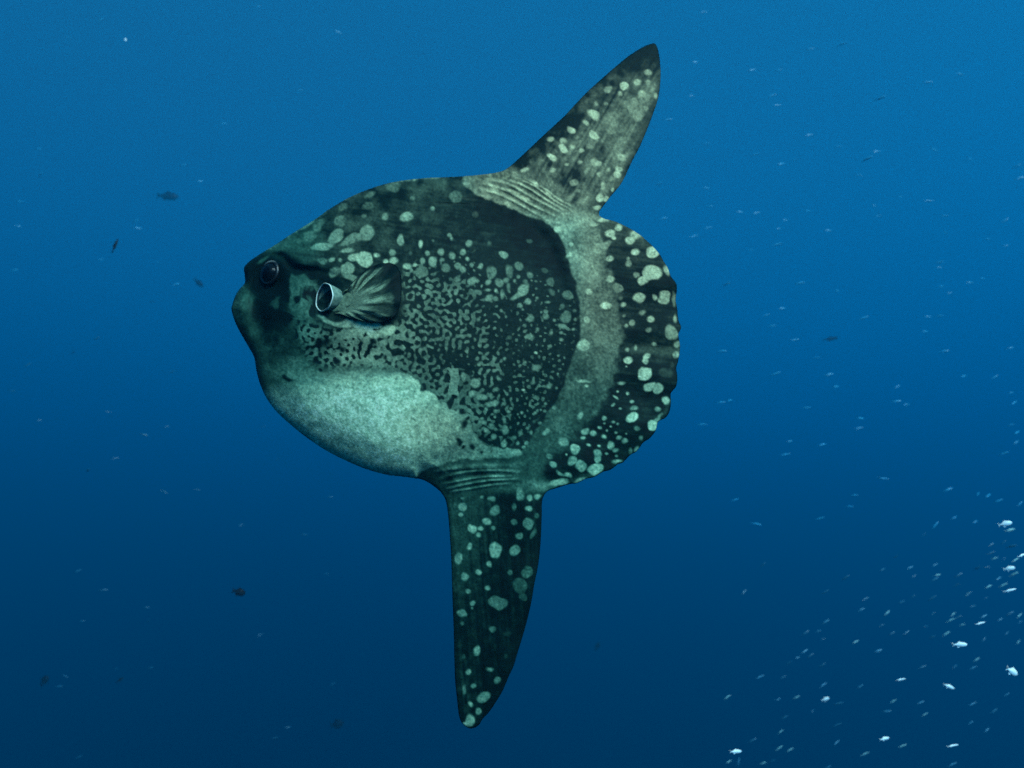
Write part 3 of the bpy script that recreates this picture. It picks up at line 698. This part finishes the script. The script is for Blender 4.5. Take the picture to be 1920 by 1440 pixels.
t_ = np.linspace(0, 1, n_t)[None, :]
fu = ro[:, None, 0] * (1 - t_) + fo[:, None, 0] * t_
fv = ro[:, None, 1] * (1 - t_) + fo[:, None, 1] * t_
rays = np.sin(2 * math.pi * (s_ * 10 + 0.35 * np.sin(7 * s_) + 0.10 * np.sin(9 * t_ + 14 * s_)))
ylo = np.array([[surf(a, b)[1] for a, b in zip(ra, rb)] for ra, rb in zip(fu, fv)])
ybase = ylo[:, :1]
up = 0.022 * np.sin(math.pi * s_) ** 0.6
lift = -0.002 + (0.016 + 0.6 * up) * np.sin(np.clip(t_ * 1.9, 0, math.pi / 2)) + 0.016 * t_ * np.sin(math.pi * s_) - 0.012 * t_ ** 3 + 0.0042 * rays * sstep(0.1, 0.5, t_)
fy0 = ylo - lift * (1 - 0.8 * s_ ** 2)
front = on_plane(fu, fv, fy0).reshape(-1, 3)
thick = (0.006 * (1 - t_ ** 2) + 0.0012) * np.ones_like(fu)
backv = front.copy(); backv[:, 1] += thick.ravel()
V = np.concatenate([front, backv])
ID = np.arange(n_s * n_t).reshape(n_s, n_t)
qa = np.stack([ID[:-1, :-1], ID[1:, :-1], ID[1:, 1:], ID[:-1, 1:]], -1).reshape(-1, 4)
nb_ = n_s * n_t
qb = qa[:, ::-1] + nb_
loop = np.concatenate([ID[0, :], ID[1:, -1], ID[-1, -2::-1]])
qc = np.stack([loop[:-1], loop[1:], loop[1:] + nb_, loop[:-1] + nb_], 1)
fm = mesh_np('pectoral_fan', V, np.concatenate([qa[:, ::-1], qb[:, ::-1], qc]))
nz = np.convolve(rng.standard_normal(n_s + 12), np.ones(5) / 5, 'same')[6:-6][:, None]
nz2 = np.convolve(rng.standard_normal(n_s + 12), np.ones(9) / 9, 'same')[6:-6][:, None]
stripe = sstep(-0.3, 0.7, rays + 1.2 * nz)
fp = 0.10 + stripe * (0.46 - 0.22 * t_ + 0.1 * nz2)
base_pale = sstep(0.55, 0.15, t_ + 0.08 * nz) * sstep(0.30, 0.65, s_)
fp = fp * (1 - base_pale) + base_pale * 0.5
root_pale = sstep(0.36, 0.10, t_ + 0.06 * nz2)
fp = fp * (1 - root_pale) + root_pale * 0.36
rimd = sstep(0.80, 0.97, t_ + 0.05 * nz) + sstep(0.55, 0.8, t_ + 0.1 * nz) * np.exp(-((s_ - 0.43) / 0.13) ** 2)
fp = fp * (1 - 0.93 * np.clip(rimd, 0, 1))
fp *= 1 + 0.18 * rng.standard_normal(fp.shape)
fp = np.clip(fp, 0.01, 1).ravel()
fc = np.stack([np.interp(fp, stops, 0.5 * (cool[:, c] + warm[:, c])) for c in range(3)], -1)
colour(fm, np.concatenate([fc, fc]))
pec = obj('pectoral_fin', fm, skin, root)
mirror(pec)

# ------------------------------------------------------------------ little fish in the open water
def small_fish_mesh(name, deep=0.24, wide=0.12, bend=0.0):
    """a unit-long fish along +x (head at +x): spindle body, forked tail, dorsal and belly fin, one skin"""
    n = 8
    prof = [(0.5, .02), (.46, .35), (.38, .68), (.26, .92), (.10, 1), (-.06, .88), (-.20, .60), (-.30, .34), (-.36, .24)]
    V, Q, T = [], [], []
    for x, r in prof:
        y0 = bend * (0.5 - x) ** 2
        for k in range(n):
            a = 2 * math.pi * k / n
            V.append((x, y0 + wide / 2 * r * math.sin(a), deep / 2 * r * math.cos(a)))
    for a in range(len(prof) - 1):
        for k in range(n):
            Q.append((a * n + k, (a + 1) * n + k, (a + 1) * n + (k + 1) % n, a * n + (k + 1) % n))
    V.append((0.505, 0, 0)); e = len(V) - 1
    T += [(e, k, (k + 1) % n) for k in range(n)]
    l = (len(prof) - 1) * n
    yb = bend * 0.86 ** 2; yt = bend * 1.0
    V += [(-.52, yt, deep * .46), (-.45, yt * .8, 0), (-.52, yt, -deep * .46)]
    a, b, c = len(V) - 3, len(V) - 2, len(V) - 1
    for k in range(n):                                     # the tail grows out of the last ring
        k2 = (k + 1) % n
        top = math.cos(2 * math.pi * (k + .5) / n) > 0
        T.append((l + k2, l + k, a if top else c))
    T += [(l + 0, b, a), (l + 4, c, b), (l + 2, a, b), (l + 6, b, c)]
    V += [(.20, bend * .09, deep * .44), (-.02, bend * .27, deep * .66), (-.2, bend * .5, deep * .28), (.0, bend * .25, -deep * .48), (-.14, bend * .4, -deep * .62), (-.22, bend * .5, -deep * .26)]
    m0 = len(V) - 6
    T += [(m0, m0 + 1, m0 + 2), (m0 + 3, m0 + 5, m0 + 4)]
    return mesh_np(name, V, Q, T)

def fish_material(name, belly, backc):
    """little fish with lower and upper colours; dimmer ones have haze and falloff painted in"""
    m, N, L = nodes(name)
    b = N['Principled BSDF']
    tc = N.new('ShaderNodeTexCoord'); sx = N.new('ShaderNodeSeparateXYZ')
    L.new(tc.outputs['Generated'], sx.inputs[0])
    cr = N.new('ShaderNodeValToRGB')
    cr.color_ramp.elements[0].position = 0.42; cr.color_ramp.elements[1].position = 0.62
    cr.color_ramp.elements[0].color = (*belly, 1); cr.color_ramp.elements[1].color = (*backc, 1)
    L.new(sx.outputs['Z'], cr.inputs['Fac'])
    L.new(cr.outputs['Color'], b.inputs['Base Color'])
    b.inputs['Roughness'].default_value = 0.35
    b.inputs['Specular IOR Level'].default_value = 0.4
    return m

M_BRIGHT = fish_material('silver_white_scales', (0.55, 0.80, 0.90), (0.95, 0.97, 0.90))
M_MID = fish_material('pale_teal_scales', (0.10, 0.26, 0.30), (0.20, 0.42, 0.42))  # weaker flash at a distance put into the darker colour
M_DIM = fish_material('falloff_dimmed_scales', (0.04, 0.18, 0.28), (0.06, 0.24, 0.34))  # flash falloff painted in as a dimmer colour
M_UPPER = fish_material('haze_tinted_scales', (0.015, 0.22, 0.38), (0.025, 0.28, 0.46))  # tinted close to the water colour, haze painted in
M_FAINT = fish_material('haze_faded_scales', (0.01, 0.085, 0.15), (0.02, 0.12, 0.19))  # fading into the haze painted into the colour
M_DARK = fish_material('dark_scales', (0.008, 0.016, 0.025), (0.006, 0.010, 0.016))
M_DARK.node_tree.nodes['Principled BSDF'].inputs['Specular IOR Level'].default_value = 0.03
PROTO = {}
def fish_mesh(kind, var, mat):
    key = (kind, var, mat.name)
    if key not in PROTO:
        dp, wd = {'slim': (0.16, 0.10), 'deep': (0.34, 0.16), 'plump': (0.55, 0.24)}[kind]
        me = small_fish_mesh('little_fish_' + kind, dp * (0.85 + 0.15 * var), wd, (-0.12, 0.0, 0.14)[var])
        me.materials.append(mat)
        PROTO[key] = me
    return PROTO[key]

def little_fish(name, u, v, lpx, ang, kind, mat, length, label, cat, group, toward=0.0):
    dist = length * math.cos(toward) * FPX / lpx
    o = bpy.data.objects.new(name, fish_mesh(kind, random.randrange(3), mat))
    C.objects.link(o)
    o.location = at_depth(u, v, dist)
    o.scale = (length,) * 3
    o.rotation_euler = (0, -math.radians(ang), 0)
    o.rotation_euler.rotate_axis('Z', toward)
    tag(o, label, cat, group)
    return o

# bright ones low in the blue, side lit
BRIGHT = [(1885.6, 982, 24, 12, 'deep'), (1916, 1041, 24, 18, 'slim'), (1892.6, 1066, 20, 10, 'deep'), (1893, 1107, 24, 14, 'slim'), (1799.7, 1208.7, 26, 2, 'deep'), (1837, 1168.7, 22, 12, 'slim'),
          (1688.7, 1274, 20, 8, 'slim'), (1778.7, 1287, 22, -22, 'deep'), (1897.5, 1259, 24, -30, 'plump'), (1548, 1311, 15, 20, 'deep'), (1379, 1409, 24, 0, 'deep'), (1658, 1385, 20, 10, 'deep'), (1785.6, 1398, 24, 8, 'slim')]
for (u, v, l, a, k) in BRIGHT:
    little_fish('small_fish', u, v, l, a, k, M_BRIGHT, random.uniform(.065, .085), 'brilliant white little fish catching the light, low in the water behind the sunfish', 'fish', 'bright white little fish', random.uniform(-.2, .2))
MID = [(1895, 993.7, 22, 12), (1904, 1050, 18, 25), (1881, 1097.6, 17, 28), (1853, 1100, 18, 18), (1872, 1085, 15, 22), (1901, 1077, 18, 32), (1815, 1114, 14, 40), (1384.7, 1428, 16, 70), (1823, 1320, 16, 25)]
z1 = [(1235, 238), (1385, 222), (1400, 282), (1385, 308), (1705, 352), (1765, 303), (1745, 182), (945, 490), (1100, 510), (1185, 445), (1495, 518), (1480, 552), (1550, 580), (1680, 530), (1775, 550), (1890, 527), (1895, 565),
      (730, 562), (685, 620), (910, 683), (1048, 737), (1455, 635), (1885, 685), (1612, 840), (1635, 790), (715, 942), (938, 950), (445, 1028), (555, 1017), (1135, 1040), (1300, 1047), (1098, 1100), (1325, 1118), (1815, 1000), (1740, 1100), (1600, 1168),
      (1697, 1213), (795, 1288), (460, 1222), (450, 1322), (517, 1330), (1190, 1307), (965, 1355), (148, 1402), (355, 1412), (745, 1436), (1490, 1418), (605, 740), (560, 778), (335, 893), (140, 1015)]
z2 = [(1258, 290), (1530, 282), (1588, 395), (1640, 240), (1700, 235), (1800, 185), (1720, 150), (1800, 85), (1845, 110), (1725, 100), (730, 382), (1255, 410), (1370, 420), (1515, 342), (1150, 172), (850, 298), (1375, 512), (1525, 535), (1330, 590),
      (1840, 512), (1690, 420), (1610, 470), (715, 665), (1065, 585), (1130, 632), (1215, 628), (1370, 655), (1815, 632), (1680, 670), (640, 765), (510, 808), (712, 822), (475, 895), (1310, 835), (1505, 832), (808, 1052), (650, 1100), (485, 1135),
      (800, 1180), (290, 1275), (410, 1398), (240, 385), (355, 220), (1320, 40), (1070, 250), (970, 425), (610, 630)]
MID += [(1320 + x / 3.2, 990 + y / 3.2, random.uniform(11, 18), random.gauss(27, 7)) for x, y in z1]
for (u, v, l, a) in MID:
    little_fish('small_fish', u, v, l, a, 'slim', M_MID if random.random() < .5 else M_DIM, random.uniform(.07, .10), 'slim pale teal little fish, one of the slanting school around the bright white ones', 'fish', 'teal school low in the water', random.uniform(-.3, .3))
for x, y in z2:
    little_fish('small_fish', 1320 + x / 3.2, 990 + y / 3.2, random.uniform(10, 18), random.gauss(28, 8), 'slim', M_FAINT, random.uniform(.07, .10), 'faint blue grey little fish fading into the water among the teal school', 'fish', 'faint fish among the teal school', random.uniform(-.4, .4))
ur = [(315, 62), (1008, 220), (275, 310), (690, 350), (560, 350), (660, 478), (685, 525), (255, 480), (140, 597), (845, 675), (990, 733), (1180, 757), (1135, 793), (1470, 748), (1650, 795), (1885, 830), (705, 820), (770, 800), (95, 918), (330, 940),
      (1090, 875), (1305, 983), (1440, 1005), (1170, 1028), (345, 1030), (115, 1092), (500, 1058), (580, 1065), (725, 1100), (690, 1143), (835, 1055), (1190, 1080), (340, 1140), (268, 1183), (940, 1152), (685, 1223), (1525, 1162), (1825, 1102), (1830, 1228),
      (1495, 1312), (1495, 1337), (1710, 1392), (1650, 1412), (430, 1420), (1435, 410), (1600, 370), (1200, 490), (330, 718), (575, 773), (850, 245), (555, 1250), (1520, 1080), (1900, 890), (1740, 1195), (800, 1415)]
mr = [(345, 92), (555, 257), (640, 220), (585, 315), (705, 388), (820, 482), (320, 447), (605, 567), (360, 708), (315, 718), (770, 747), (1245, 713), (1295, 730), (1055, 803), (1045, 855), (850, 943), (655, 995), (1175, 1122), (680, 925), (1022, 1210),
      (995, 1270), (840, 1333), (500, 1362), (390, 1235), (215, 835), (1525, 140), (1480, 105), (930, 128), (1395, 343), (1500, 447), (1850, 430), (1600, 580), (1765, 585), (1850, 668), (1865, 723), (1850, 838), (1880, 880), (1880, 930), (1812, 990),
      (1730, 1213), (1675, 1205), (1785, 1240), (1550, 1330), (1660, 1352), (1520, 1180), (1450, 1370), (1250, 635), (925, 635), (890, 570), (1070, 272), (1410, 265), (1470, 262), (1900, 1255)]
for k, (u, v) in enumerate([(1200 + x / 2.667, y / 2.667) for x, y in ur] + [(1240 + x / 2.824, 500 + y / 2.824) for x, y in mr]):
    steep = (v > 700 and u > 1750)
    little_fish('small_fish', u, v, random.uniform(12, 19), random.gauss(26 if steep else 7, 9), 'slim', M_UPPER, random.uniform(.08, .11), 'tiny pale blue fish, one of those scattered through open water behind the tail fin', 'fish', 'scattered pale fish behind the tail fin', random.uniform(-.5, .5))
lf = [(x / 2.667, y / 2.667) for x, y in [(340, 188), (1290, 30), (1485, 152), (1690, 160), (1500, 450), (1115, 617), (915, 823), (200, 873), (100, 1008), (90, 1130), (680, 1105), (690, 1140), (505, 1297), (75, 1350), (880, 1422), (790, 1310), (140, 640), (1000, 905), (500, 100), (190, 745)]]
lf += [(x / 3.2, 450 + y / 3.2) for x, y in [(80, 182), (1060, 267), (440, 675), (165, 748), (1000, 1120), (865, 1168), (525, 1382), (1575, 1120), (1665, 1315), (235, 1082), (70, 905), (1030, 790), (580, 590), (690, 1310), (910, 370), (645, 1030)]]
lf += [(x / 2.667, 900 + y / 2.667) for x, y in [(820, 58), (985, 47), (1205, 225), (1520, 272), (390, 455), (735, 637), (740, 705), (295, 1032), (325, 980), (410, 705), (1630, 470), (1300, 775), (1665, 1020), (1440, 1237), (1375, 1290), (395, 1385), (580, 945), (1650, 85), (520, 550), (750, 940)]]
for k, (u, v) in enumerate(lf):
    little_fish('small_fish', u, v, random.uniform(8, 15), random.gauss(4, 14), 'slim', M_UPPER if v < 560 else M_FAINT, random.uniform(.08, .11), 'tiny faint blue fish, one of a few scattered ahead of the sunfish face', 'fish', 'scattered faint fish ahead of the sunfish', random.uniform(-.6, .6))
o = little_fish('small_fish', 235, 74, 8, -60, 'deep', M_BRIGHT, .05, 'one tiny glinting white fish alone in the upper water ahead of the sunfish', 'fish', None)
DARK = [(215, 460, 30, 78, 'slim', .14, 'slim dark fish swimming upright ahead of the sunfish brow'), (314, 367, 38, -3, 'deep', 1.1, 'large hazy dark fish, barely showing in blue water above the sunfish brow'),
        (448, 1110, 24, -14, 'plump', .13, 'small dark plump fish below the sunfish belly'), (225, 1275, 14, 40, 'deep', .13, 'tiny dark fish deep below the sunfish face, the darker of two side by side'),
        (83, 1276, 20, 60, 'plump', .30, 'blurry dark fish deep below the sunfish face, the fainter of two side by side'), (632, 1358, 24, 10, 'plump', .5, 'faint dark round fish level with the anal fin tip'),
        (1558, 635, 32, 12, 'slim', .8, 'long faint dark fish in the open water behind the tail fin'), (1120, 1212, 18, 60, 'deep', .5, 'faint dark fish just behind the anal fin'), (372, 530, 22, -40, 'deep', .6, 'faint dark fish level with the sunfish mouth')]
for (u, v, l, a, k, ln, lab) in DARK:
    little_fish('dark_fish', u, v, l, a, k, M_DARK, ln, lab, 'fish', 'dark fish in the distance', 0.25)
